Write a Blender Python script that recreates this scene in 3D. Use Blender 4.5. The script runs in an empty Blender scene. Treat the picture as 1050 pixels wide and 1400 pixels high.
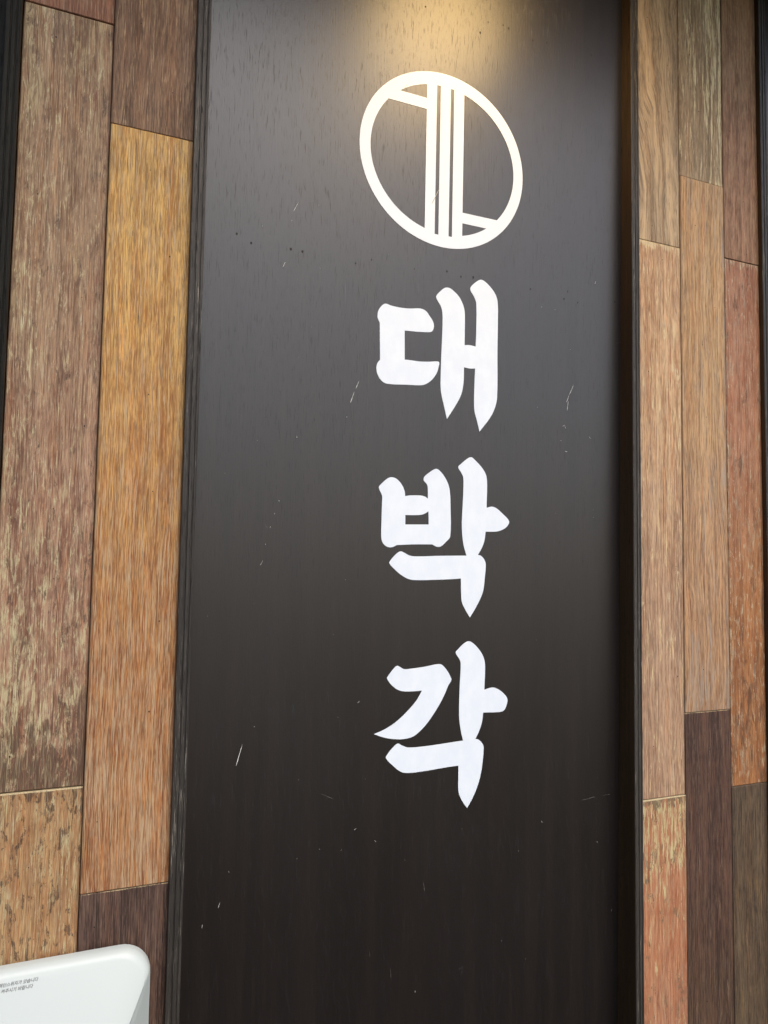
import bpy, bmesh, math, random
from mathutils import Matrix, Vector
random.seed(7)
scene = bpy.context.scene
COL = scene.collection

# ------------------------------------------------------------ camera (a phone, 26 mm equivalent)
def view_axes(yaw, pitch, roll):
    fw = Vector((math.sin(yaw)*math.cos(pitch), math.cos(yaw)*math.cos(pitch), math.sin(pitch)))
    r = fw.cross(Vector((0, 0, 1))).normalized(); u = r.cross(fw)
    c, s = math.cos(roll), math.sin(roll)
    return c*r + s*u, -s*r + c*u, fw
cam_data = bpy.data.cameras.new('camera')
cam_data.sensor_fit = 'VERTICAL'; cam_data.sensor_height = 36.0
cam_data.lens = 36.0*1014.3/1400.0
cam_data.clip_start = 0.02; cam_data.clip_end = 200
cam = bpy.data.objects.new('camera', cam_data); COL.objects.link(cam)
_r, _u, _f = view_axes(math.radians(22.872), math.radians(3.642), math.radians(0.903))
cam.matrix_world = Matrix(((_r.x, _u.x, -_f.x, 0.0), (_r.y, _u.y, -_f.y, -0.8423), (_r.z, _u.z, -_f.z, 0.0), (0, 0, 0, 1)))
scene.camera = cam

# ------------------------------------------------------------ sky, hazy sun, exposure
SUN_AZ, SUN_EL = math.radians(18), math.radians(50)       # to the right of the viewer's back, high
sun_vec = Vector((math.sin(SUN_AZ)*math.cos(SUN_EL), -math.cos(SUN_AZ)*math.cos(SUN_EL), math.sin(SUN_EL)))
world = bpy.data.worlds.new('World'); scene.world = world; world.use_nodes = True
wn = world.node_tree; bg = wn.nodes['Background']
sky = wn.nodes.new('ShaderNodeTexSky'); sky.sky_type = 'NISHITA'; sky.sun_disc = False
sky.sun_elevation = SUN_EL; sky.sun_rotation = math.atan2(sun_vec.x, sun_vec.y)
sky.air_density = 0.9; sky.dust_density = 2.6; sky.ozone_density = 0.7
wn.links.new(sky.outputs[0], bg.inputs[0]); bg.inputs[1].default_value = 0.15
sun_data = bpy.data.lights.new('sun', 'SUN'); sun_data.energy = 0.8; sun_data.angle = math.radians(40)
sun_data.color = (1.0, 0.99, 0.97)
sun = bpy.data.objects.new('sun', sun_data); COL.objects.link(sun)
sun.rotation_euler = (-sun_vec).to_track_quat('-Z', 'Y').to_euler()
scene.view_settings.view_transform = 'Standard'; scene.view_settings.look = 'None'
scene.view_settings.exposure = 0.84; scene.view_settings.gamma = 1.0
scene.view_settings.use_curve_mapping = False

# the warm sign lamp under the unseen soffit above the board, just out of the picture
lamp_data = bpy.data.lights.new('sign_lamp', 'SPOT'); lamp_data.energy = 5.0
lamp_data.color = (1.0, 0.66, 0.27); lamp_data.spot_size = math.radians(145); lamp_data.spot_blend = 1.0
lamp_data.shadow_soft_size = 0.11
lamp = bpy.data.objects.new('sign_lamp', lamp_data); COL.objects.link(lamp)
lamp.location = (0.525, -0.20, 0.865)
lamp.rotation_euler = Vector((0.0, 0.75, -1.0)).to_track_quat('-Z', 'Y').to_euler()

scene.cycles.max_bounces = 5; scene.cycles.diffuse_bounces = 3; scene.cycles.glossy_bounces = 3

# ------------------------------------------------------------ helpers
MM = 0.001
def lin(c, k=(1.0, 1.0, 1.0)):
    o = []
    for v, kk in zip(c, k):
        v = v/255.0
        o.append(min(0.9, kk*(v/12.92 if v <= 0.04045 else ((v+0.055)/1.055)**2.4)))
    return tuple(o) + (1.0,)

class Nodes:
    """small wrapper that builds a node material"""
    def __init__(self, name):
        self.m = bpy.data.materials.new(name); self.m.use_nodes = True
        self.t = self.m.node_tree; self.p = self.t.nodes['Principled BSDF']
    def n(self, kind, **kw):
        nd = self.t.nodes.new('ShaderNode'+kind)
        for k, v in kw.items(): setattr(nd, k, v)
        return nd
    def put(self, sock, v):
        if isinstance(v, bpy.types.NodeSocket): self.t.links.new(v, sock)
        else: sock.default_value = v
    def math(self, op, a, b=0.0, c=0.0, clamp=False):
        nd = self.n('Math', operation=op); nd.use_clamp = clamp
        self.put(nd.inputs[0], a); self.put(nd.inputs[1], b)
        if op in ('MULTIPLY_ADD',): self.put(nd.inputs[2], c)
        return nd.outputs[0]
    def step(self, v, a, b, lo=0.0, hi=1.0):
        nd = self.n('MapRange', interpolation_type='SMOOTHSTEP')
        for i, x in enumerate((v, a, b, lo, hi)): self.put(nd.inputs[i], x)
        return nd.outputs[0]
    def ramp(self, v, a, b, lo=0.0, hi=1.0):
        nd = self.n('MapRange')
        for i, x in enumerate((v, a, b, lo, hi)): self.put(nd.inputs[i], x)
        return nd.outputs[0]
    def vec(self, v, scale, offset=(0, 0, 0)):
        nd = self.n('Mapping'); self.put(nd.inputs[0], v)
        nd.inputs['Scale'].default_value = scale; nd.inputs['Location'].default_value = offset
        return nd.outputs[0]
    def noise(self, v, detail=5.0, rough=0.6, dist=0.0, color=False):
        nd = self.n('TexNoise'); self.put(nd.inputs['Vector'], v)
        nd.inputs['Scale'].default_value = 1.0; nd.inputs['Detail'].default_value = detail
        nd.inputs['Roughness'].default_value = rough; nd.inputs['Distortion'].default_value = dist
        return nd.outputs['Color' if color else 'Fac']
    def mix(self, f, a, b, blend='MIX'):
        nd = self.n('Mix', data_type='RGBA', blend_type=blend)
        self.put(nd.inputs[0], f); self.put(nd.inputs[6], a); self.put(nd.inputs[7], b)
        return nd.outputs[2]
    def bump(self, h, strength, dist):
        nd = self.n('Bump'); nd.inputs['Strength'].default_value = strength; nd.inputs['Distance'].default_value = dist
        self.put(nd.inputs['Height'], h); self.put(self.p.inputs['Normal'], nd.outputs[0])
    def set(self, **kw):
        names = dict(color='Base Color', rough='Roughness', spec='Specular IOR Level', coat='Coat Weight', coat_rough='Coat Roughness')
        for k, v in kw.items(): self.put(self.p.inputs[names[k]], v)
        return self.m

def wood(name, seed, top, bot, patches=(), pores=0.5, fibre=1.0, grad=(0.25, 0.75), wave=0.0, stripe=None, rough=0.62,
         fleck=((200, 172, 140), 0.35), contrast=0.115, hue=0.55, fs=1.25, lines=0.25):
    """weathered plank: top/bot = (dark, light) grain colours at either end of the plank;
    patches = (colour, threshold, softness, across, along, [(axis, from, to, amount), ...])"""
    N = Nodes(name)
    tc = N.n('TexCoord'); rnd = random.Random(seed)
    off = tuple(rnd.uniform(-40, 40) for _ in range(3))
    K = tuple(0.66*v*w for v, w in zip(GAIN.get(name, (1, 1, 1)), (1.0, 1.0, 0.97)))
    ob = tc.outputs['Object']
    sep = N.n('SeparateXYZ'); N.put(sep.inputs[0], tc.outputs['Generated'])
    gx, gz = sep.outputs[0], sep.outputs[2]
    so = N.n('SeparateXYZ'); N.put(so.inputs[0], ob)
    drift = N.noise(N.vec(ob, (9, 9, 3.2), off), 2, 0.5)                 # slow sideways drift of the grain
    xx = N.math('MULTIPLY_ADD', N.math('SUBTRACT', drift, 0.5), 0.05*wave+0.010, so.outputs[0])
    cb = N.n('CombineXYZ'); N.put(cb.inputs[0], xx); N.put(cb.inputs[1], so.outputs[1]); N.put(cb.inputs[2], so.outputs[2])
    co = cb.outputs[0]
    broad = N.noise(N.vec(co, (70, 70, 2.4), off), 4, 0.65, 0.3)
    grain = N.noise(N.vec(co, (330*fs, 330*fs, 15), off), 4, 0.7, 0.5)
    line = N.noise(N.vec(co, (430*fs, 430*fs, 3.2), tuple(v+2 for v in off)), 3, 0.7, 0.2)
    fib = N.noise(N.vec(co, (700*fs, 700*fs, 44), off), 2, 0.75)
    mott = N.noise(N.vec(ob, (48, 48, 24), off), 5, 0.72, 0.8)
    g = N.math('MULTIPLY_ADD', broad, 0.40, N.math('MULTIPLY', grain, 0.42*fibre))
    g = N.math('MULTIPLY_ADD', fib, 0.52*fibre, g)
    g = N.math('MULTIPLY_ADD', mott, 0.42-0.5*lines, g)
    g = N.math('MULTIPLY_ADD', line, 0.9*lines, g)
    mid = 0.5*(0.40+0.94*fibre+0.42+0.4*lines)
    g = N.step(g, mid-contrast*1.2, mid+contrast*1.2)
    zf = N.step(N.math('MULTIPLY_ADD', N.math('SUBTRACT', mott, 0.5), 0.5, gz), grad[0], grad[1])
    dark = N.mix(zf, lin(bot[0], K), lin(top[0], K)); light = N.mix(zf, lin(bot[1], K), lin(top[1], K))
    col = N.mix(g, dark, light)
    hn = N.noise(N.vec(co, (120, 120, 6), tuple(v+21 for v in off)), 5, 0.7, 0.4)
    col = N.mix(N.math('MULTIPLY', N.step(hn, 0.50, 0.66), hue), col, N.mix(1.0, col, (1.18, 0.93, 0.70, 1), 'MULTIPLY'))
    col = N.mix(N.math('MULTIPLY', N.step(hn, 0.50, 0.34), hue), col, N.mix(1.0, col, (0.92, 0.99, 1.08, 1), 'MULTIPLY'))
    if stripe:                                   # flame figure: broad pale bands running up the plank
        wv = N.n('TexWave', wave_type='BANDS', bands_direction='X', wave_profile='SIN')
        N.put(wv.inputs['Vector'], N.vec(co, (1, 1, 0.10), off))
        wv.inputs['Scale'].default_value = stripe[1]; wv.inputs['Distortion'].default_value = stripe[2]
        wv.inputs['Detail'].default_value = 4; wv.inputs['Detail Scale'].default_value = 3.0; wv.inputs['Detail Roughness'].default_value = 0.7
        sm = N.math('MULTIPLY', N.step(wv.outputs['Fac'], 0.35, 1.0), N.step(broad, 0.36, 0.60, 0.15, 0.75))
        col = N.mix(sm, col, lin(stripe[0], K))
    for i, (c, th, soft, sx, sz, bias) in enumerate(patches):
        o2 = tuple(v + 13.7*(i+1) for v in off)
        m = N.noise(N.vec(co, (sx*fs, sx*fs, sz), o2), 5, 0.74, 0.5)
        m = N.math('MULTIPLY_ADD', N.math('SUBTRACT', N.math('MULTIPLY_ADD', fib, 0.6, grain), 0.8), 0.42, m)
        for ax, a, b, amt in bias:
            m = N.math('ADD', m, N.step(gx if ax == 'x' else gz, a, b, amt, 0.0))
        f = N.math('MULTIPLY', N.step(m, th, th+soft), N.step(fib, 0.36, 0.56, 0.45, 0.95))
        col = N.mix(f, col, lin(c, K))
    # pale fibres, then dark pores, as short dashes along the grain
    fl = N.noise(N.vec(co, (500*fs, 500*fs, 32), tuple(v+9 for v in off)), 3, 0.7, 0.3)
    col = N.mix(N.math('MULTIPLY', N.step(fl, 0.53, 0.68), fleck[1]*1.3), col, lin(fleck[0], K))
    pr = N.noise(N.vec(co, (600*fs, 600*fs, 36), tuple(v+5 for v in off)), 2, 0.65)
    pm = N.math('MULTIPLY', N.step(pr, 0.46, 0.33), pores)
    col = N.mix(pm, col, lin((62, 44, 34), K))
    # worn dirty edges
    ex = N.math('MINIMUM', gx, N.math('SUBTRACT', 1.0, gx))
    em = N.math('MULTIPLY', N.step(N.math('MULTIPLY_ADD', mott, -0.05, ex), 0.012, -0.026), 0.55)
    col = N.mix(em, col, lin((70, 46, 34), K))
    hs = N.n('HueSaturation'); hs.inputs['Saturation'].default_value = 0.97; N.put(hs.inputs['Color'], col); col = hs.outputs[0]
    N.bump(N.math('ADD', fib, grain), 0.55, 0.0012)
    return N.set(color=col, rough=N.ramp(g, 0, 1, rough+0.1, rough-0.08), spec=0.35)

def mesh_object(name, verts, faces, mat, parent=None, smooth=False):
    me = bpy.data.meshes.new(name); me.from_pydata(verts, [], faces); me.update()
    if mat: me.materials.append(mat)
    if smooth:
        for p in me.polygons: p.use_smooth = True
    o = bpy.data.objects.new(name, me); COL.objects.link(o)
    if parent: o.parent = parent
    return o
def from_bm(name, bm, mat, parent=None, smooth=False):
    bmesh.ops.recalc_face_normals(bm, faces=bm.faces[:])
    me = bpy.data.meshes.new(name); bm.to_mesh(me); bm.free(); me.materials.append(mat)
    if smooth:
        for p in me.polygons: p.use_smooth = True
    o = bpy.data.objects.new(name, me); COL.objects.link(o)
    if parent: o.parent = parent
    return o
def empty(name, loc):
    o = bpy.data.objects.new(name, None); o.empty_display_size = 0.05; o.location = loc; COL.objects.link(o)
    return o
def tag(o, label, cat, group=None):
    o['label'] = label; o['category'] = cat
    if group: o['group'] = group
    return o
def box(x0, x1, y0, y1, z0, z1):
    v = [(x, y, z) for x in (x0, x1) for y in (y0, y1) for z in (z0, z1)]
    f = [(0, 1, 3, 2), (4, 6, 7, 5), (0, 4, 5, 1), (2, 3, 7, 6), (0, 2, 6, 4), (1, 5, 7, 3)]
    return v, f

Z_LO, Z_HI = -1.10, 1.018          # the built stretch of the wall

# ------------------------------------------------------------ plank cladding
GAIN = {'wood_faded_pink': (1.25, 1.25, 1.13), 'wood_spotted_tan': (1.07, 1.13, 1.12), 'wood_brown_streaked': (1.25, 1.2, 0.98), 'wood_golden': (1.15, 1.18, 1.09), 'wood_dark_umber': (0.92, 0.9, 0.83), 'wood_flame_figured': (1.49, 1.61, 1.54), 'wood_light_teak': (1.21, 1.33, 1.36), 'wood_salmon': (1.03, 1.12, 1.12), 'wood_olive_chalky': (1.38, 1.34, 1.23), 'wood_honey_teak': (1.1, 1.13, 1.1), 'wood_deep_brown': (0.93, 0.88, 0.76), 'wood_mauve_brown': (1.39, 1.31, 1.0), 'wood_red_scuffed': (0.99, 1.04, 0.98), 'wood_grey_umber': (1.0, 0.93, 0.82), 'wood_russet': (1.13, 1.11, 1.08)}
W = {}
W['a_top'] = wood('wood_russet', fs=1.75, seed=3, top=((104, 66, 46), (150, 102, 72)), bot=((112, 70, 48), (160, 108, 76)), pores=0.4)
W['a_mid'] = wood('wood_faded_pink', fs=1.75, seed=11, top=((116, 86, 66), (172, 138, 108)), bot=((118, 78, 62), (190, 146, 120)),
    patches=[((184, 162, 126), 0.55, 0.20, 46, 15, [('z', 1.0, 0.70, 0.05), ('x', 0.0, 0.5, 0.05)]),
             ((104, 76, 62), 0.57, 0.14, 48, 17, [('z', 1.0, 0.3, 0.03)]),
             ((188, 168, 142), 0.54, 0.18, 190, 70, [('z', 0.0, 0.6, 0.03)]),
             ((202, 188, 152), 0.585, 0.14, 110, 50, [('z', 0.02, 0.45, 0.12), ('x', 0.15, 0.7, 0.05)]),
             ((122, 72, 54), 0.60, 0.10, 70, 9, [('x', 1.0, 0.88, 0.12), ('x', 0.25, 0.31, 0.0)]),
             ((88, 64, 50), 0.60, 0.10, 50, 26, [('z', 0.0, 0.14, 0.20), ('z', 0.2, 0.5, 0.04), ('x', 1.0, 0.82, 0.10)])], pores=0.45)
W['a_bot'] = wood('wood_spotted_tan', fs=1.75, seed=17, top=((164, 110, 68), (208, 164, 114)), bot=((150, 100, 66), (200, 150, 105)),
    patches=[((210, 188, 142), 0.51, 0.14, 90, 36, []), ((204, 126, 68), 0.56, 0.14, 70, 9, []),
             ((92, 66, 50), 0.545, 0.08, 70, 52, [('z', 1.0, 0.97, 0.07)]), ((222, 196, 152), 0.95, 0.05, 60, 60, [('z', 1.0, 0.9955, 0.70)])], pores=0.5)  # last patch: cream worn arris that also paints in the lit top end
W['b_top'] = wood('wood_brown_streaked', fs=1.75, seed=23, top=((112, 74, 50), (166, 116, 80)), bot=((90, 66, 52), (144, 110, 88)),
    patches=[((182, 150, 122), 0.56, 0.14, 100, 18, []), ((100, 70, 52), 0.58, 0.14, 50, 8, [])], pores=0.5)
W['b_mid'] = wood('wood_golden', fs=1.75, lines=0.5, seed=31, top=((172, 116, 54), (244, 192, 106)), bot=((136, 76, 38), (208, 140, 82)),
    patches=[((142, 108, 72), 0.55, 0.12, 260, 28, [('z', 1.0, 0.5, 0.05)]),
             ((196, 150, 92), 0.58, 0.16, 60, 10, []),
             ((200, 168, 136), 0.535, 0.12, 330, 14, [('z', 0.0, 0.75, 0.09)]),
             ((132, 76, 42), 0.60, 0.12, 200, 9, [('z', 0.0, 0.4, 0.07), ('x', 1.0, 0.85, 0.05)])], pores=0.55, grad=(0.15, 0.95), fibre=1.2)
W['b_bot'] = wood('wood_dark_umber', fs=1.75, lines=0.5, seed=37, top=((62, 44, 38), (124, 94, 82)), bot=((62, 44, 38), (112, 82, 70)),
    patches=[((156, 130, 116), 0.57, 0.12, 330, 18, []), ((222, 196, 152), 0.95, 0.05, 60, 60, [('z', 1.0, 0.997, 0.55)])], pores=0.5, fibre=1.2, fleck=((158, 132, 118), 0.4))  # cream top edge: worn arris with the lit plank end put into the colour
W['c_top'] = wood('wood_flame_figured', lines=0.45, seed=41, top=((118, 92, 68), (172, 138, 102)), bot=((114, 92, 72), (172, 140, 108)),
    stripe=((196, 162, 126), 11.0, 6.5), pores=0.4, wave=1.6, patches=[((126, 104, 84), 0.58, 0.12, 60, 10, [])])
W['c_mid'] = wood('wood_light_teak', lines=0.45, seed=43, top=((166, 114, 76), (220, 172, 126)), bot=((144, 102, 76), (202, 156, 122)),
    patches=[((226, 196, 150), 0.60, 0.07, 60, 22, [('z', 1.0, 0.978, 0.24)]),
             ((226, 188, 138), 0.58, 0.12, 130, 14, [('x', 1.0, 0.5, 0.03)]), ((158, 118, 92), 0.58, 0.14, 70, 12, [])], pores=0.5)
W['c_bot'] = wood('wood_salmon', 47, ((180, 104, 66), (214, 148, 108)), ((156, 98, 74), (204, 142, 112)),
    patches=[((204, 116, 60), 0.56, 0.14, 80, 12, [('z', 1.0, 0.8, 0.05)]),
             ((226, 202, 148), 0.60, 0.09, 170, 26, [('z', 1.0, 0.70, 0.14), ('x', 0.0, 0.12, 0.04)]),
             ((122, 98, 74), 0.60, 0.04, 64, 36, [('z', 1.0, 0.972, 0.17)]), ((222, 196, 152), 0.95, 0.05, 60, 60, [('z', 1.0, 0.9955, 0.80)])], pores=0.35)  # last cream patch paints the light on the worn top end
W['d_top'] = wood('wood_olive_chalky', lines=0.35, seed=53, top=((132, 110, 82), (176, 152, 118)), bot=((124, 104, 78), (168, 144, 112)),
    patches=[((170, 148, 112), 0.55, 0.14, 90, 12, []), ((222, 208, 168), 0.565, 0.08, 130, 13, [('x', 0.72, 0.45, 0.06), ('z', 1.0, 0.1, 0.03)])], pores=0.45)
W['d_mid'] = wood('wood_honey_teak', lines=0.6, seed=59, top=((168, 124, 80), (222, 178, 126)), bot=((150, 106, 74), (214, 166, 122)),
    patches=[((138, 112, 88), 0.57, 0.14, 55, 10, []), ((192, 126, 76), 0.57, 0.14, 140, 8, []),
             ((176, 156, 142), 0.57, 0.12, 120, 10, [('z', 0.0, 0.22, 0.08), ('x', 1.0, 0.75, 0.05)])], pores=0.55, wave=0.5)
W['d_bot'] = wood('wood_deep_brown', lines=0.4, seed=61, top=((66, 46, 40), (118, 86, 74)), bot=((68, 50, 38), (116, 92, 72)),
    patches=[((148, 124, 108), 0.59, 0.12, 200, 22, []), ((222, 196, 152), 0.95, 0.05, 60, 60, [('z', 1.0, 0.997, 0.55)])], pores=0.45, fleck=((140, 116, 100), 0.4))  # cream top edge: worn arris, lit end face painted in
W['e_top'] = wood('wood_mauve_brown', 67, ((112, 84, 66), (166, 132, 106)), ((114, 80, 64), (168, 128, 106)), pores=0.4, fibre=0.9,
    patches=[((146, 122, 94), 0.54, 0.16, 60, 18, [])])
W['e_mid'] = wood('wood_red_scuffed', 71, ((160, 96, 66), (204, 142, 106)), ((150, 88, 48), (200, 130, 72)),
    patches=[((180, 156, 134), 0.56, 0.14, 70, 20, []),
             ((216, 190, 158), 0.59, 0.07, 200, 60, [('x', 0.0, 0.12, 0.06), ('z', 1.0, 0.975, 0.1), ('z', 0.45, 0.7, 0.03)]),
             ((108, 66, 42), 0.57, 0.12, 60, 16, [('z', 0.22, 0.42, 0.06)])], pores=0.35)
W['e_bot'] = wood('wood_grey_umber', 73, ((66, 54, 44), (120, 102, 82)), ((62, 52, 42), (110, 94, 76)),
    patches=[((150, 118, 74), 0.59, 0.12, 140, 8, [('x', 0.6, 0.2, 0.03)])], pores=0.45, fleck=((146, 126, 104), 0.35))

def plank(x0, x1, z0, z1, y_face, mat, parent, seed):
    """board with softened, slightly wandering edges; face towards -Y"""
    r = random.Random(seed)
    hx, hz, t, b = (x1-x0)/2, (z1-z0)/2, 0.011, 0.0008
    n = 30; prof = []
    wob = [(r.uniform(-1, 1)*0.00035, r.uniform(-1, 1)*0.00035, r.uniform(-1, 1)*0.0002) for _ in range(n+1)]
    verts, faces = [], []
    for i in range(n+1):
        z = -hz + 2*hz*i/n; wl, wr, wy = wob[i]
        # ring: back-left, left face edge, bevel left, bevel right, right face edge, back-right
        e = b if i in (0, n) else 0.0
        zz = z
        verts += [(-hx, t, zz), (-hx+wl*0.5, b+e*0.6, zz), (-hx+b+wl, e*0.6+wy, zz), (hx-b+wr, e*0.6+wy, zz), (hx+wr*0.5, b+e*0.6, zz), (hx, t, zz)]
    # short chamfer rows next to both ends
    for i in range(n):
        a, c = i*6, (i+1)*6
        for k in range(5): faces.append((a+k, a+k+1, c+k+1, c+k))
        faces.append((a+5, a, c, c+5))
    faces.append(tuple(range(5, -1, -1))); faces.append(tuple(n*6+k for k in range(6)))
    # pull the second and last-but-one rows close to the ends so that only a hair of the end is chamfered
    for row, zz in ((1, -hz+b), (n-1, hz-b)):
        for k in range(6):
            v = verts[row*6+k]; verts[row*6+k] = (v[0], v[1], zz)
    o = mesh_object('plank', verts, faces, mat, parent)
    o.location = ((x0+x1)/2 - parent.location.x, y_face - parent.location.y, (z0+z1)/2 - parent.location.z)
    return o

NAILS = Nodes('nail_hole_dark').set(color=(0.012, 0.008, 0.006, 1), rough=0.8)
BACK = Nodes('dark_backing').set(color=(0.014, 0.011, 0.009, 1), rough=0.9)
def dots(name, pts, y_of, parent, mat, rad):
    v, f = [], []
    for (x, z) in pts:
        r = rad*random.uniform(0.7, 1.25); k = len(v); a0 = random.uniform(0, 1)
        for q in range(7):
            a = a0 + q*math.tau/7; v.append((x+r*math.cos(a), y_of(z), z+1.35*r*math.sin(a)))
        f.append(tuple(range(k, k+7)))
    o = mesh_object(name, v, f, mat, parent); o['kind'] = 'stuff'
    return o

LEN = 0.817
def cladding(label, columns, x0, x1):
    root = empty('plank_cladding', (0, 0, 0)); tag(root, label, 'cladding')
    v, f = box(x0, x1, 0.0125, 0.03, Z_LO-0.02, Z_HI-0.001); mesh_object('backing_board', v, f, BACK, root)
    holes = []
    for key, cx0, cx1, zt, zb, dy in columns:
        g = 0.00035
        for s, (z0, z1) in enumerate(((zt, min(zt+LEN, Z_HI)), (zb, zt), (max(zb-LEN, Z_LO), zb))):
            m = W[key + ('_top', '_mid', '_bot')[s]]
            plank(cx0+g, cx1-g, z0+g*1.3, z1-g*1.3, dy[s], m, root, ord(key)*10+s)
            for q in range(7):
                holes.append((random.uniform(cx0+0.012, cx1-0.012), z0+(z1-z0)*(q+random.uniform(0.15, 0.85))/7))
    dots('nail_holes', holes, lambda z: -0.0021, root, NAILS, 0.0007)
    return root
cladding('wider looking strip of weathered planks left of the sign, with the golden plank',
         [('a', -0.0675, 0.0225, 0.585, -0.239, (0.0, 0.0004, -0.0012)), ('b', 0.0225, 0.1125, 0.473, -0.349, (0.0003, -0.0003, 0.0002))], -0.0675, 0.1125)
cladding('strip of weathered planks right of the sign, three boards wide with red scuffed board',
         [('c', 0.748, 0.838, 0.480, -0.334, (0.0004, 0.0, -0.0013)), ('d', 0.838, 0.9285, 0.595, -0.218, (0.0006, -0.0002, 0.0)),
          ('e', 0.9285, 1.018, 0.481, -0.333, (0.0, 0.0005, 0.0002))], 0.748, 1.018)

# ------------------------------------------------------------ dark stained plywood
def stained(name, base, vein, spec=0.5, rough=0.42, wear=None, seedo=(0, 0, 0), bump=0.35, soft=1.0):
    N = Nodes(name); tc = N.n('TexCoord'); ob = tc.outputs['Object']
    fine = N.noise(N.vec(ob, (640, 640, 17), seedo), 4, 0.65, 0.3)
    broad = N.noise(N.vec(ob, (46, 46, 1.6), seedo), 4, 0.6)
    pore = N.noise(N.vec(ob, (900, 900, 58), seedo), 2, 0.6)
    cloud = N.noise(N.vec(ob, (7, 7, 3), seedo), 3, 0.5)
    col = N.mix(N.step(broad, 0.35, 0.68), base, vein)
    col = N.mix(N.math('MULTIPLY', N.step(fine, 0.45, 0.75), 0.5*soft), col, tuple(min(1, 1.9*c) for c in vein[:3])+(1,))
    pm = N.math('MULTIPLY', N.step(pore, 0.42, 0.30), soft)
    col = N.mix(pm, col, tuple(0.45*c for c in base[:3])+(1,))
    if wear:
        wn_ = N.noise(N.vec(ob, (700, 700, 26), tuple(v+3 for v in seedo)), 6, 0.75)
        wb = N.noise(N.vec(ob, (30, 30, 5), tuple(v+8 for v in seedo)), 3, 0.6)
        wm = N.step(N.math('MULTIPLY_ADD', wb, 0.35, wn_), wear[1], wear[1]+0.14)
        col = N.mix(wm, col, wear[0])
    h = N.math('MULTIPLY_ADD', pm, -0.8, fine)
    N.bump(h, bump, 0.0005)
    r = N.math('MULTIPLY_ADD', cloud, 0.10, N.math('MULTIPLY_ADD', pm, 0.2, rough-0.05))
    return N.set(color=col, rough=r, spec=spec)
PANEL = stained('black_brown_stain', (0.0072, 0.0054, 0.0046, 1), (0.0112, 0.0074, 0.0060, 1), rough=0.38, spec=0.66, bump=0.18, soft=0.8)
SIDE = stained('brown_side_stain', (0.028, 0.015, 0.006, 1), (0.042, 0.022, 0.009, 1), rough=0.5, spec=0.3, seedo=(2, 5, 1))
PLY = stained('ply_edge_stain', (0.024, 0.020, 0.016, 1), (0.048, 0.040, 0.031, 1), rough=0.58, spec=0.35, wear=((0.26, 0.23, 0.18, 1), 0.755), seedo=(4, 1, 2), bump=0.6)
PLY_DARK = stained('black_ply_edge', (0.010, 0.009, 0.007, 1), (0.018, 0.016, 0.012, 1), rough=0.65, spec=0.12, seedo=(7, 3, 5), bump=0.5)
PANEL_DARK = stained('matt_black_panel', (0.008, 0.008, 0.006, 1), (0.014, 0.013, 0.010, 1), rough=0.6, spec=0.15, seedo=(1, 9, 4))
GAP = Nodes('ply_groove_dark').set(color=(0.008, 0.006, 0.005, 1), rough=0.8)
def vinyl():
    N = Nodes('white_vinyl'); tc = N.n('TexCoord'); ob = tc.outputs['Object']
    sp = N.noise(N.vec(ob, (900, 900, 700)), 4, 0.7); cl = N.noise(N.vec(ob, (60, 60, 40)), 4, 0.6)
    col = N.mix(N.step(cl, 0.35, 0.7), (0.70, 0.74, 0.775, 1), (0.745, 0.78, 0.80, 1))
    col = N.mix(N.math('MULTIPLY', N.step(sp, 0.30, 0.22), 0.5), col, (0.45, 0.45, 0.43, 1))
    N.bump(N.math('ADD', N.noise(N.vec(ob, (500, 500, 35)), 3, 0.6), sp), 0.08, 0.0003)
    return N.set(color=col, rough=0.42, spec=0.5)
VINYL = vinyl()
CHIP = Nodes('bare_wood_chip').set(color=(0.62, 0.60, 0.55, 1), rough=0.7)
HAIR = Nodes('hairline_scratch').set(color=(0.16, 0.15, 0.14, 1), rough=0.6)

def panel_y(z): return 0.0215 - 0.0125*z         # the board leans: deeper in its frame towards the bottom

def ply_stile(x0, x1, y_front, y_back, parent, seed, bend=(0.62, 0.31), mat=None):
    """edge-on plywood strip: three plies with two grooves on the front edge"""
    r = random.Random(seed); w = x1-x0; d = 0.0013; gw = 0.0011
    g1, g2 = x0+w*bend[1], x0+w*bend[0]
    prof = [(x0, y_back), (x0, y_front+0.0008), (x0+0.0007, y_front), (g1-gw, y_front+0.0001), (g1-gw*0.4, y_front+d), (g1+gw*0.4, y_front+d), (g1+gw, y_front),
            (g2-gw*0.8, y_front+0.0002), (g2-gw*0.3, y_front+d), (g2+gw*0.3, y_front+d), (g2+gw*0.8, y_front+0.0003), (x1-0.0006, y_front), (x1, y_front+0.0007), (x1, y_back)]
    n = 90; v, f = [], []
    for i in range(n+1):
        z = Z_LO + (Z_HI-Z_LO)*i/n
        for k, (x, y) in enumerate(prof):
            j = 0.00022 if 1 < k < 12 else 0.00008
            v.append((x+r.uniform(-j, j), y+r.uniform(-j, j)*0.6, z))
    m = len(prof)
    for i in range(n):
        for k in range(m-1): f.append((i*m+k, i*m+k+1, (i+1)*m+k+1, (i+1)*m+k))
    f.append(tuple(range(m-1, -1, -1))); f.append(tuple(n*m+k for k in range(m)))
    o = mesh_object('stile', v, f, mat or PLY, parent); o.data.materials.append(SIDE)
    for i in range(n): o.data.polygons[i*(m-1)].material_index = 1; o.data.polygons[i*(m-1)+m-2].material_index = 1
    return o

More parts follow.
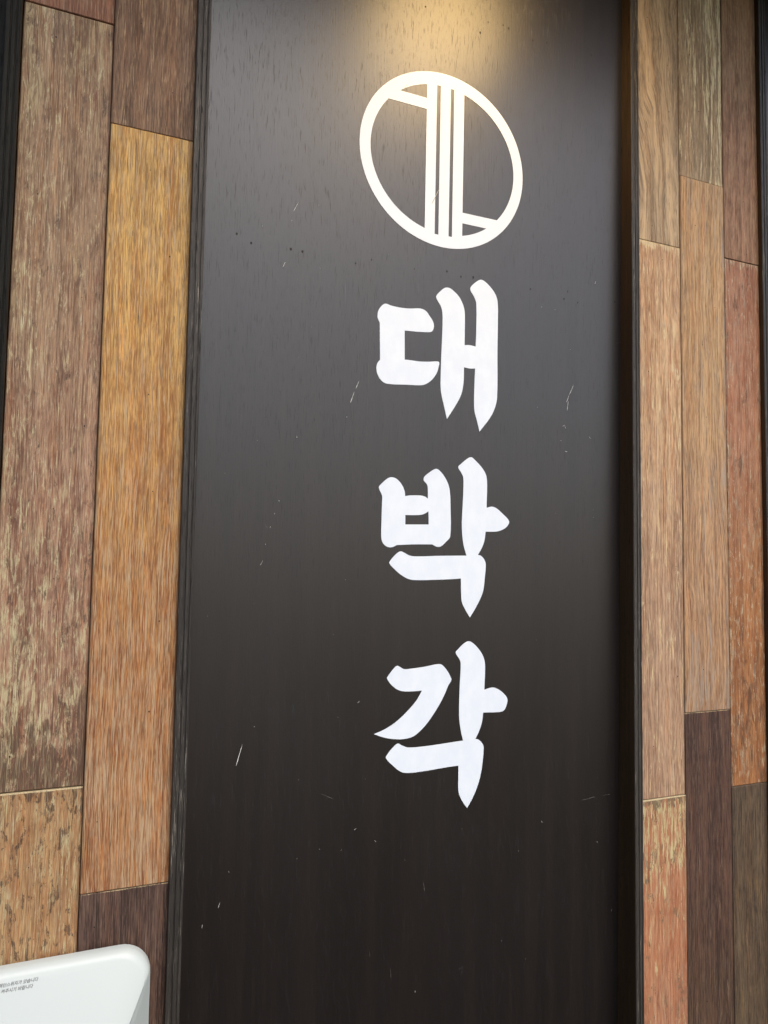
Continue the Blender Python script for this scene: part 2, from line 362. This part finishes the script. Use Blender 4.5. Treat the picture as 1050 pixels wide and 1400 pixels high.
# outlines of the three letters, marks on the board (mm)
LETTER_DAE = [
   [(352.7,301.1,1),(349.5,307.9),(350.4,316.4),(356.0,324.5),(360.8,326.9),(367.1,325.7),(380.7,324.8),(394.4,325.6),(409.3,327.8),(417.0,326.1),(423.5,319.6),(429.0,311.8),(429.6,305.5),(426.9,299.8),(420.4,298.0),(404.2,296.5),(387.7,295.7,1),(388.5,257.6,1),(395.8,257.9),(409.6,257.8),(423.5,259.1),(435.2,260.9),(438.3,260.0),(437.7,254.1),(435.0,245.3),(428.6,236.1),(421.7,230.4),(413.6,227.0),(391.9,225.3),(364.9,223.7),(357.1,226.6),(351.4,233.8),(349.4,241.8),(350.6,248.5),(354.2,253.5,1)],
   [(442.4,319.1),(441.5,329.7),(438.5,336.8),(433.6,343.6),(432.4,347.7),(438.2,355.1),(445.2,361.0),(452.4,361.7),(459.7,357.8),(465.9,352.9),(470.9,346.0),(474.7,336.8),(475.9,326.0),(476.0,287.7,1),(482.9,288.8),(493.0,288.1,1),(493.6,308.8),(493.0,347.2),(489.7,355.5),(484.1,363.4),(484.0,367.8),(490.1,374.7),(498.7,380.6),(505.0,379.8),(515.2,372.8),(522.9,364.0),(526.4,354.4),(527.2,331.2),(527.1,286.7),(527.5,222.6),(524.0,206.9),(516.7,193.1),(500.8,173.2,1),(496.9,187.0),(492.9,199.6),(491.8,212.5),(492.1,238.7),(492.7,258.1,1),(484.6,257.2),(475.6,257.9,1),(475.2,236.8),(472.3,221.4),(464.8,206.7),(451.3,186.0,1),(447.0,201.8),(441.6,222.6),(441.0,243.8),(441.7,280.3),(442.3,301.8)],
]
LETTER_BAK = [
   [(360.8,80.4),(356.2,90.3),(358.9,94.5),(367.6,102.2),(373.1,104.3),(379.8,102.9),(386.7,97.1),(391.8,88.1),(392.9,81.1,1),(399.4,82.3),(414.2,83.0),(421.1,81.8),(425.4,79.3,1),(424.8,95.0),(423.1,98.6),(418.9,103.0),(419.5,107.2),(426.3,113.2),(435.5,118.8),(440.3,117.9),(448.7,109.9),(454.8,99.7),(457.3,90.3),(458.5,75.6),(458.9,31.3),(452.6,23.8),(445.6,18.0),(439.8,17.3),(432.8,20.2,1),(407.5,19.7),(382.7,18.3,1),(376.1,15.5),(369.5,15.8),(363.9,19.7),(361.1,26.7),(360.8,51.0),(361.0,71.3)],
   [(393.6,56.9,1),(412.4,57.6),(419.3,58.9),(426.6,62.9,1),(427.2,45.9,1),(393.8,44.8,1)],
   [(476.9,110.5),(473.6,116.7),(469.4,123.3),(473.4,127.8),(483.0,135.5),(488.6,137.8),(494.0,134.7),(504.0,126.1),(511.1,116.8),(513.5,106.1),(513.3,71.1,1),(522.2,73.0),(529.8,70.5),(538.7,63.9),(546.4,57.6),(549.0,52.9),(545.3,46.7),(537.8,42.1),(529.0,39.7),(512.3,39.0,1),(510.5,26.3),(506.5,16.5),(501.0,7.7,1),(505.9,6.5),(510.9,1.6),(513.2,-4.7),(512.0,-22.9),(509.8,-40.0),(504.4,-52.7),(496.1,-66.4),(490.2,-75.0,1),(483.5,-65.2),(477.8,-54.6),(476.4,-42.0),(475.8,-23.7,1),(466.5,-24.4),(431.3,-25.8),(406.2,-25.9),(398.2,-24.1),(389.1,-19.4),(380.1,-12.4),(372.8,-5.0),(374.3,-1.3),(381.9,6.9),(388.1,10.3),(393.0,8.7),(401.0,5.2),(410.1,4.3),(442.4,5.5),(483.7,6.5,1),(478.9,21.3),(476.1,44.5),(477.0,76.4),(477.6,97.7)],
]
LETTER_GAK = [
   [(372.7,-149.1),(374.2,-146.2),(380.6,-138.5),(386.0,-134.1),(390.1,-135.5),(395.9,-138.6),(406.2,-138.4),(424.3,-136.9),(443.8,-134.2),(449.7,-135.3),(456.8,-142.2),(462.1,-150.3),(463.9,-155.5),(459.5,-162.5),(452.8,-176.5),(441.5,-194.2),(428.1,-210.6),(414.7,-221.7),(405.8,-225.2),(392.4,-226.0),(377.0,-223.8),(365.0,-220.3),(356.5,-216.9,1),(370.2,-212.4),(385.3,-204.6),(400.6,-192.6),(413.8,-179.4),(421.9,-166.9,1),(411.3,-167.1),(397.8,-166.6),(388.9,-164.5),(379.9,-158.4)],
   [(477.5,-135.4),(475.5,-129.0),(469.9,-120.5),(472.9,-116.5),(481.1,-109.4),(488.3,-106.1),(494.3,-108.1),(502.9,-115.3),(510.4,-125.1),(513.5,-133.6),(514.4,-144.2),(513.6,-170.7,1),(525.9,-168.4),(534.6,-171.0),(543.4,-177.0),(549.3,-184.1),(549.1,-190.5),(545.5,-198.4),(540.0,-201.2),(512.3,-200.5,1),(510.6,-213.3),(505.9,-225.5),(501.0,-234.1,1),(506.1,-235.5),(512.3,-241.7),(513.8,-247.0),(512.6,-263.6),(510.4,-277.9),(505.8,-294.1),(498.8,-308.8),(490.2,-322.0,1),(483.4,-313.3),(477.3,-300.4),(476.5,-280.8),(476.4,-266.3,1),(461.4,-266.7),(424.7,-268.8),(404.4,-268.8),(394.4,-266.5),(383.2,-257.9),(373.4,-247.6),(375.2,-243.4),(381.6,-236.4),(389.2,-231.1),(394.8,-233.7),(403.8,-237.1),(428.6,-237.5),(482.8,-234.7,1),(479.5,-223.5),(476.3,-202.7),(476.5,-163.4)],
]
SCRATCHES = [ (311.3,177.0,311.0,175.3),(247.4,146.7,247.5,144.9),(227.6,68.8,228.0,66.8),(222.7,52.9,222.5,51.4),(218.4,36.8,217.9,35.3),(212.7,16.3,212.8,14.6),(210.2,-3.2,207.2,-9.5),(314.1,-25.4,314.1,-26.4),(210.3,40.5,215.2,33.9),(199.3,-54.7,203.5,-53.3),(336.4,-175.0,335.1,-176.4),(192.4,-216.0,185.7,-240.2),(205.9,-196.4,205.6,-197.5),(337.3,-175.4,333.5,-177.2),(308.5,-192.3,308.9,-193.5),(261.3,-262.1,261.0,-263.8),(288.4,-347.1,290.2,-348.2),(317.1,-351.0,316.9,-352.4),(261.5,-353.8,261.5,-354.9),(336.2,-329.0,333.1,-330.4),(172.3,-390.7,170.4,-397.0),(153.4,-411.8,152.8,-416.4),(181.0,-357.7,181.3,-359.0),(359.8,-346.6,362.4,-348.3),(287.8,-281.8,306.3,-290.9),(356.5,-478.2,357.6,-485.6),(384.9,-503.7,386.2,-516.8),(401.5,-374.3,403.1,-377.0),(419.5,-537.8,419.9,-540.6),(605.8,-352.2,607.9,-354.8),(699.8,-391.8,701.0,-393.7),(725.9,-489.3,726.3,-491.9),(544.7,-499.8,545.1,-501.2),(671.8,-332.5,696.4,-329.7),(710.3,-329.6,723.0,-328.8),(487.8,-522.5,480.6,-524.5),(428.1,-406.2,430.8,-419.0),(482.8,-347.1,483.2,-348.2),(569.8,-386.9,570.1,-388.1),(582.2,-529.7,582.6,-531.5),(692.1,410.7,690.7,405.4),(654.0,253.0,646.9,237.8),(646.9,239.0,642.1,226.5),(645.2,229.2,643.1,214.6),(598.6,358.9,598.3,357.5),(648.1,303.9,647.7,302.7),(593.3,215.9,592.7,214.0),(635.8,191.3,638.6,193.9),(638.6,193.9,641.5,188.8),(632.0,171.4,634.3,171.1),(639.6,156.7,644.1,156.1),(681.3,181.7,684.8,177.9),(747.6,364.2,742.1,357.1),(747.0,331.2,739.8,324.7),(739.1,327.1,730.4,322.8),(620.9,358.2,621.3,357.2),(241.6,435.5,235.6,422.8),(227.2,358.5,224.5,351.6),(197.9,397.7,198.1,396.8),(326.4,223.3,322.1,212.8),(320.2,208.7,315.5,194.2),(311.0,176.7,311.3,175.6),(363.2,392.7,363.2,392.0),(405.5,361.0,405.9,344.4),(247.4,147.5,247.8,145.0) ]
NAIL_HOLES = [(167.4,382.2),(184.9,374.1),(233.8,375.5),(248.3,375.2),(318.2,372.4),(339.7,380.7),(400.1,379.0),(447.9,383.8),(469.1,380.1),(488.0,382.3),(579.4,380.6),(642.6,387.4),(660.2,373.8),(727.1,384.9),(636.3,375.5),(409.1,737.6),(493.3,727.0),(505.7,745.8),(529.9,749.0),(538.9,746.8),(579.3,741.1),(602.8,745.0),(681.2,748.9)]

# ------------------------------------------------------------ the sign
sign = empty('sign_board', (0.432, 0.02, 0.0))
tag(sign, 'tall dark stained wooden sign board with white emblem and three white Korean letters', 'sign')
def on_sign(o): o.parent = sign; o.location = -Vector(sign.location); return o
x0, x1 = 0.1185, 0.7455
v = [(x0, panel_y(Z_LO), Z_LO), (x1, panel_y(Z_LO), Z_LO), (x1, panel_y(Z_HI), Z_HI), (x0, panel_y(Z_HI), Z_HI)]
v += [(a, b+0.012, c) for a, b, c in v]
on_sign(mesh_object('panel', v, [(0, 1, 2, 3), (7, 6, 5, 4), (0, 4, 5, 1), (1, 5, 6, 2), (2, 6, 7, 3), (3, 7, 4, 0)], PANEL))
on_sign(ply_stile(0.1112, 0.1262, -0.008, 0.050, None, 5, (0.76, 0.40)))
on_sign(ply_stile(0.7382, 0.7525, -0.008, 0.050, None, 6, (0.80, 0.45)))

def smooth_loop(pts, per=5):
    """closed loop through the points, rounded except at points marked as corners"""
    n = len(pts); out = []
    P = [Vector((p[0], p[1])) for p in pts]; C = [len(p) > 2 for p in pts]
    def tan(i, side):
        if C[i]: return None
        return (P[(i+1) % n]-P[i-1])
    for i in range(n):
        j = (i+1) % n; a, b = P[i], P[j]; L = (b-a).length
        ta, tb = tan(i, 1), tan(j, 0)
        c1 = a + ((ta.normalized()*L/3) if ta else (b-a)/3); c2 = b - ((tb.normalized()*L/3) if tb else (b-a)/3)
        for q in range(per):
            t = q/per; s = 1-t
            out.append(a*s**3 + c1*(3*s*s*t) + c2*(3*s*t*t) + b*t**3)
    return out
def flat_sign_part(name, loops, mat, lift=0.00035):
    """thin cut-out lying on the leaning board; loops in mm, holes found by the fill"""
    bm = bmesh.new(); edges = []
    for lp in loops:
        vs = [bm.verts.new((p.x*MM, 0.0, p.y*MM)) for p in lp]
        edges += [bm.edges.new((vs[i], vs[(i+1) % len(vs)])) for i in range(len(vs))]
    bmesh.ops.triangle_fill(bm, use_beauty=True, use_dissolve=False, edges=edges)
    ext = bmesh.ops.extrude_face_region(bm, geom=bm.faces[:])
    top = [g for g in ext['geom'] if isinstance(g, bmesh.types.BMVert)]
    ts = set(top)
    for vert in bm.verts:
        z = vert.co.z; vert.co.y = panel_y(z) - (lift if vert in ts else -0.0004)
    return on_sign(from_bm(name, bm, mat))
# emblem: ring, three uprights, two short cross bars
def ell(cx, cz, rx, rz, a0, a1, n):
    return [Vector((cx+rx*math.cos(a0+(a1-a0)*i/n), cz+rz*math.sin(a0+(a1-a0)*i/n))) for i in range(n+1)]
ECX, ECZ, ORX, ORZ, IRX, IRZ = 442.0, 534.0, 122.4, 118.8, 107.4, 101.4
BX0, G1A, G1B, G2A, G2B, BX1 = 413.7, 428.4, 434.0, 449.2, 454.3, 469.8
def ang_x(x, up): a = math.acos((x-ECX)/IRX); return a if up else -a
def ang_z(z, right): a = math.asin((z-ECZ)/IRZ); return a if right else math.pi-a
def hole(a0, a1, tail): return ell(ECX, ECZ, IRX, IRZ, a0, a1, 48) + [Vector(t) for t in tail]
c1t, c1b, c2t, c2b = 612.9, 597.8, 468.0, 453.4
loops = [ell(ECX, ECZ, ORX, ORZ, 0, math.tau, 120)[:-1],
         hole(ang_x(BX0, True), ang_z(c1t, False), [(BX0, c1t)]),
         hole(ang_z(c1b, False), math.tau+ang_x(BX0, False), [(BX0, c1b)]),
         hole(ang_x(BX1, False), ang_z(c2b, True), [(BX1, c2b)]),
         hole(ang_z(c2t, True), ang_x(BX1, True), [(BX1, c2t)]),
         [Vector(p) for p in ((G1A, 431.0), (G1B, 431.0), (G1B, 634.5), (G1A, 634.5))],
         [Vector(p) for p in ((G2A, 431.6), (G2B, 431.6), (G2B, 634.7), (G2A, 634.7))]]
flat_sign_part('emblem', loops, VINYL)['label'] = 'white ring emblem with three uprights and two short bars'
for outline, lab in ((LETTER_DAE, 'white upper Korean letter'), (LETTER_BAK, 'white middle Korean letter'), (LETTER_GAK, 'white lower Korean letter')):
    flat_sign_part('letter', [smooth_loop(p) for p in outline], VINYL)['label'] = lab

def slivers(name, segs, mat, lift, wid):
    v, f = [], []
    for (xa, za, xb, zb) in segs:
        a, b = Vector((xa, za)), Vector((xb, zb)); d = b-a; L = max(d.length, 0.6); d = d.normalized()
        nrm = Vector((-d.y, d.x)); w = wid*random.uniform(0.7, 1.3)*(0.55+min(L, 25)/25); k = len(v)
        jag = [(0.0, 0.1), (0.25, 0.7), (0.45, 0.45), (0.7, 1.0), (0.88, 0.6), (1.0, 0.1)]
        for t, q in jag:
            for s in (-1, 1):
                p = a + d*(L*t) + nrm*(s*w*q*random.uniform(0.7, 1.1)*0.5)
                v.append((p.x*MM, panel_y(p.y*MM)-lift, p.y*MM))
        for i in range(len(jag)-1): f.append((k+2*i, k+2*i+1, k+2*i+3, k+2*i+2))
    o = on_sign(mesh_object(name, v, f, mat)); o['kind'] = 'stuff'
    return o
FAINT = [s for s in SCRATCHES if (s[0], s[1]) in {(199.3,-54.7),(287.8,-281.8),(356.5,-478.2),(384.9,-503.7),(671.8,-332.5),(710.3,-329.6),(487.8,-522.5),(428.1,-406.2),(747.6,364.2),(747.0,331.2),(739.1,327.1),(210.3,40.5),(405.5,361.0),(401.5,-374.3)}]
slivers('scratches', [s for s in SCRATCHES if s not in FAINT], CHIP, 0.0002, 0.6)
slivers('faint_scratches', FAINT, HAIR, 0.0002, 0.35)
slivers('emblem_scratches', [(434.5, 494.0, 423.0, 470.0), (385.0, 625.0, 379.0, 614.0)], Nodes('scratch_tan').set(color=(0.42, 0.38, 0.30, 1), rough=0.7), 0.0006, 0.9)
hl = []
for q in range(2):
    xx = random.uniform(160, 720); zz = random.uniform(-520, 620); L = random.uniform(30, 220)
    hl.append((xx, zz, xx+random.uniform(-3, 3), zz+L))
hl += [(340.0, 480.0, 338.0, 150.0), (306.0, 420.0, 305.0, 300.0), (384.0, 640.0, 384.0, 520.0)]
slivers('hairlines', hl, HAIR, 0.00015, 0.16)
specks = [(random.uniform(140, 725), random.uniform(-620, 700)) for _ in range(22)]
slivers('dust_specks', [(x, z, x+random.uniform(-0.5, 0.5), z-random.uniform(0.5, 1.4)) for x, z in specks], CHIP, 0.0002, 0.38)
o = dots('nail_holes', [(x*MM, z*MM) for x, z in NAIL_HOLES], lambda z: panel_y(z)-0.0002, None, NAILS, 0.0011); on_sign(o)

# ------------------------------------------------------------ neighbouring framed panels at either side
def side_panel(label, px0, px1, sx0, sx1, py, seed, pm, em):
    root = empty('framed_panel', ((px0+px1)/2, 0.02, 0.0)); tag(root, label, 'panel')
    off = -Vector(root.location)
    v, f = box(px0, px1, py, py+0.012, Z_LO, Z_HI)
    a = mesh_object('panel', v, f, pm, root); a.location = off
    b = ply_stile(sx0, sx1, -0.008, 0.040, root, seed, (0.72, 0.36), em); b.location = off
side_panel('sliver of dark framed panel at the left edge, beside the weathered planks', -0.40, -0.075, -0.0835, -0.0682, 0.018, 8, PANEL_DARK, PLY_DARK)
side_panel('sliver of dark framed panel at the right edge, beyond the red plank', 1.012, 1.30, 1.0025, 1.0185, 0.012, 9, PANEL, PLY)
wv, wf = box(-0.42, 1.32, 0.055, 0.075, Z_LO-0.05, Z_HI)
wall = mesh_object('wall', wv, wf, BACK); wall['kind'] = 'structure'
# unseen soffit inferred from the lamp glow; depth set to shade the board top
sv, sf = box(-0.42, 1.32, -0.42, 0.052, 1.02, 1.06)
soffit = mesh_object('soffit', sv, sf, stained('soffit_stain', (0.03, 0.018, 0.010, 1), (0.05, 0.03, 0.017, 1), rough=0.6)); soffit['kind'] = 'structure'

# ------------------------------------------------------------ white dispenser at the lower left
def plastic():
    N = Nodes('white_abs'); tc = N.n('TexCoord')
    n1 = N.noise(N.vec(tc.outputs['Object'], (1400, 1400, 1400)), 2, 0.5); n2 = N.noise(N.vec(tc.outputs['Object'], (18, 18, 18)), 3, 0.5)
    col = N.mix(n2, (0.44, 0.475, 0.445, 1), (0.45, 0.485, 0.455, 1))
    N.bump(n1, 0.06, 0.0002)
    return N.set(color=col, rough=0.38, spec=0.5)
ABS = plastic()
DX0, DX1, DZ0, DZ1 = -0.155, 0.0945, -0.72, -0.4005
disp = empty('dispenser', ((DX0+DX1)/2, -0.01, DZ0)); tag(disp, 'white plastic wall dispenser with rounded corner and small Korean print', 'dispenser')
def rrect(xa, xb, za, zb, r, n=10):
    out = []
    for cx, cz, a in ((xb-r, zb-r, 0), (xa+r, zb-r, 90), (xa+r, za+r, 180), (xb-r, za+r, 270)):
        for i in range(n+1):
            t = math.radians(a+90*i/n); out.append((cx+r*math.cos(t), cz+r*math.sin(t)))
    return out
def face_y(z): return -0.024 - 0.30*(DZ1-z)          # the front leans out towards the bottom
rings = []
for inset, ty in ((0.0, 0.0), (0.0, 0.45), (0.0010, 0.72), (0.0030, 0.90), (0.0062, 1.0)):
    ring = []
    for (x, z) in rrect(DX0, DX1, DZ0, DZ1, 0.031):
        draft = 0.48*max(0.0, DZ1-0.022-z)*ty               # sides draw in as the front comes forward
        cx = (DX0+DX1)/2; s = 1 if x > cx else -1
        x2 = x - s*min(abs(x-cx)*0.98, inset*min(1, abs(x-cx)/0.09) + draft*min(1, abs(x-cx)/0.09))
        z2 = z - (inset if z > (DZ0+DZ1)/2 else -inset)
        ring.append((x2, -0.010 + (face_y(z2)+0.010)*ty, z2))
    rings.append(ring)
bm = bmesh.new(); rv = [[bm.verts.new(p) for p in ring] for ring in rings]; n = len(rv[0])
for a, b in zip(rv, rv[1:]):
    for i in range(n): bm.faces.new((a[i], a[(i+1) % n], b[(i+1) % n], b[i]))
bm.faces.new(rv[-1]); bm.faces.new(rv[0][::-1])
body = from_bm('body', bm, ABS, disp, smooth=True); body.location = -Vector(disp.location)
md = body.modifiers.new('edges', 'EDGE_SPLIT'); md.split_angle = math.radians(38)
v, f = box(DX0+0.03, DX1-0.03, -0.0105, 0.0, DZ0+0.03, DZ1-0.05)
mesh_object('mounting_plate', v, f, ABS, disp).location = -Vector(disp.location)
# raised round cover low on the front
bm = bmesh.new(); N_ = 48; prev = None; cx, cz = -0.046, -0.545
for rr, up in ((0.070, -0.0002), (0.0685, 0.0012), (0.066, 0.0018), (0.03, 0.0022)):
    cur = [bm.verts.new((cx+rr*math.cos(i*math.tau/N_), face_y(cz+rr*math.sin(i*math.tau/N_))-up, cz+rr*math.sin(i*math.tau/N_))) for i in range(N_)]
    if prev:
        for i in range(N_): bm.faces.new((prev[i], prev[(i+1) % N_], cur[(i+1) % N_], cur[i]))
    prev = cur
bm.faces.new(prev)
from_bm('round_cover', bm, ABS, disp, smooth=True).location = -Vector(disp.location)
INK = Nodes('grey_ink').set(color=(0.12, 0.12, 0.12, 1), rough=0.6)
def print_line(text, xr, z, size):
    cu = bpy.data.curves.new('printed_text', 'FONT'); cu.body = text; cu.size = size; cu.align_x = 'RIGHT'; cu.offset = 0.00005
    tmp = bpy.data.objects.new('printed_text', cu); COL.objects.link(tmp)
    dg = bpy.context.evaluated_depsgraph_get(); me = bpy.data.meshes.new_from_object(tmp.evaluated_get(dg))
    bpy.data.objects.remove(tmp)
    for vv in me.vertices:
        x, y = vv.co.x, vv.co.y
        zz = z + y; vv.co = (xr + x + 0.25*y, face_y(zz) - 0.0003, zz)
    me.materials.clear(); me.materials.append(INK)
    o = bpy.data.objects.new('printed_text', me); COL.objects.link(o); o.parent = disp; o.location = -Vector(disp.location)
    return o
print_line('하단에 메인스위치가 있습니다', -0.0122, -0.4122, 0.0036)
print_line('확인하여 켜주시기 바랍니다', -0.0165, -0.4170, 0.0036)
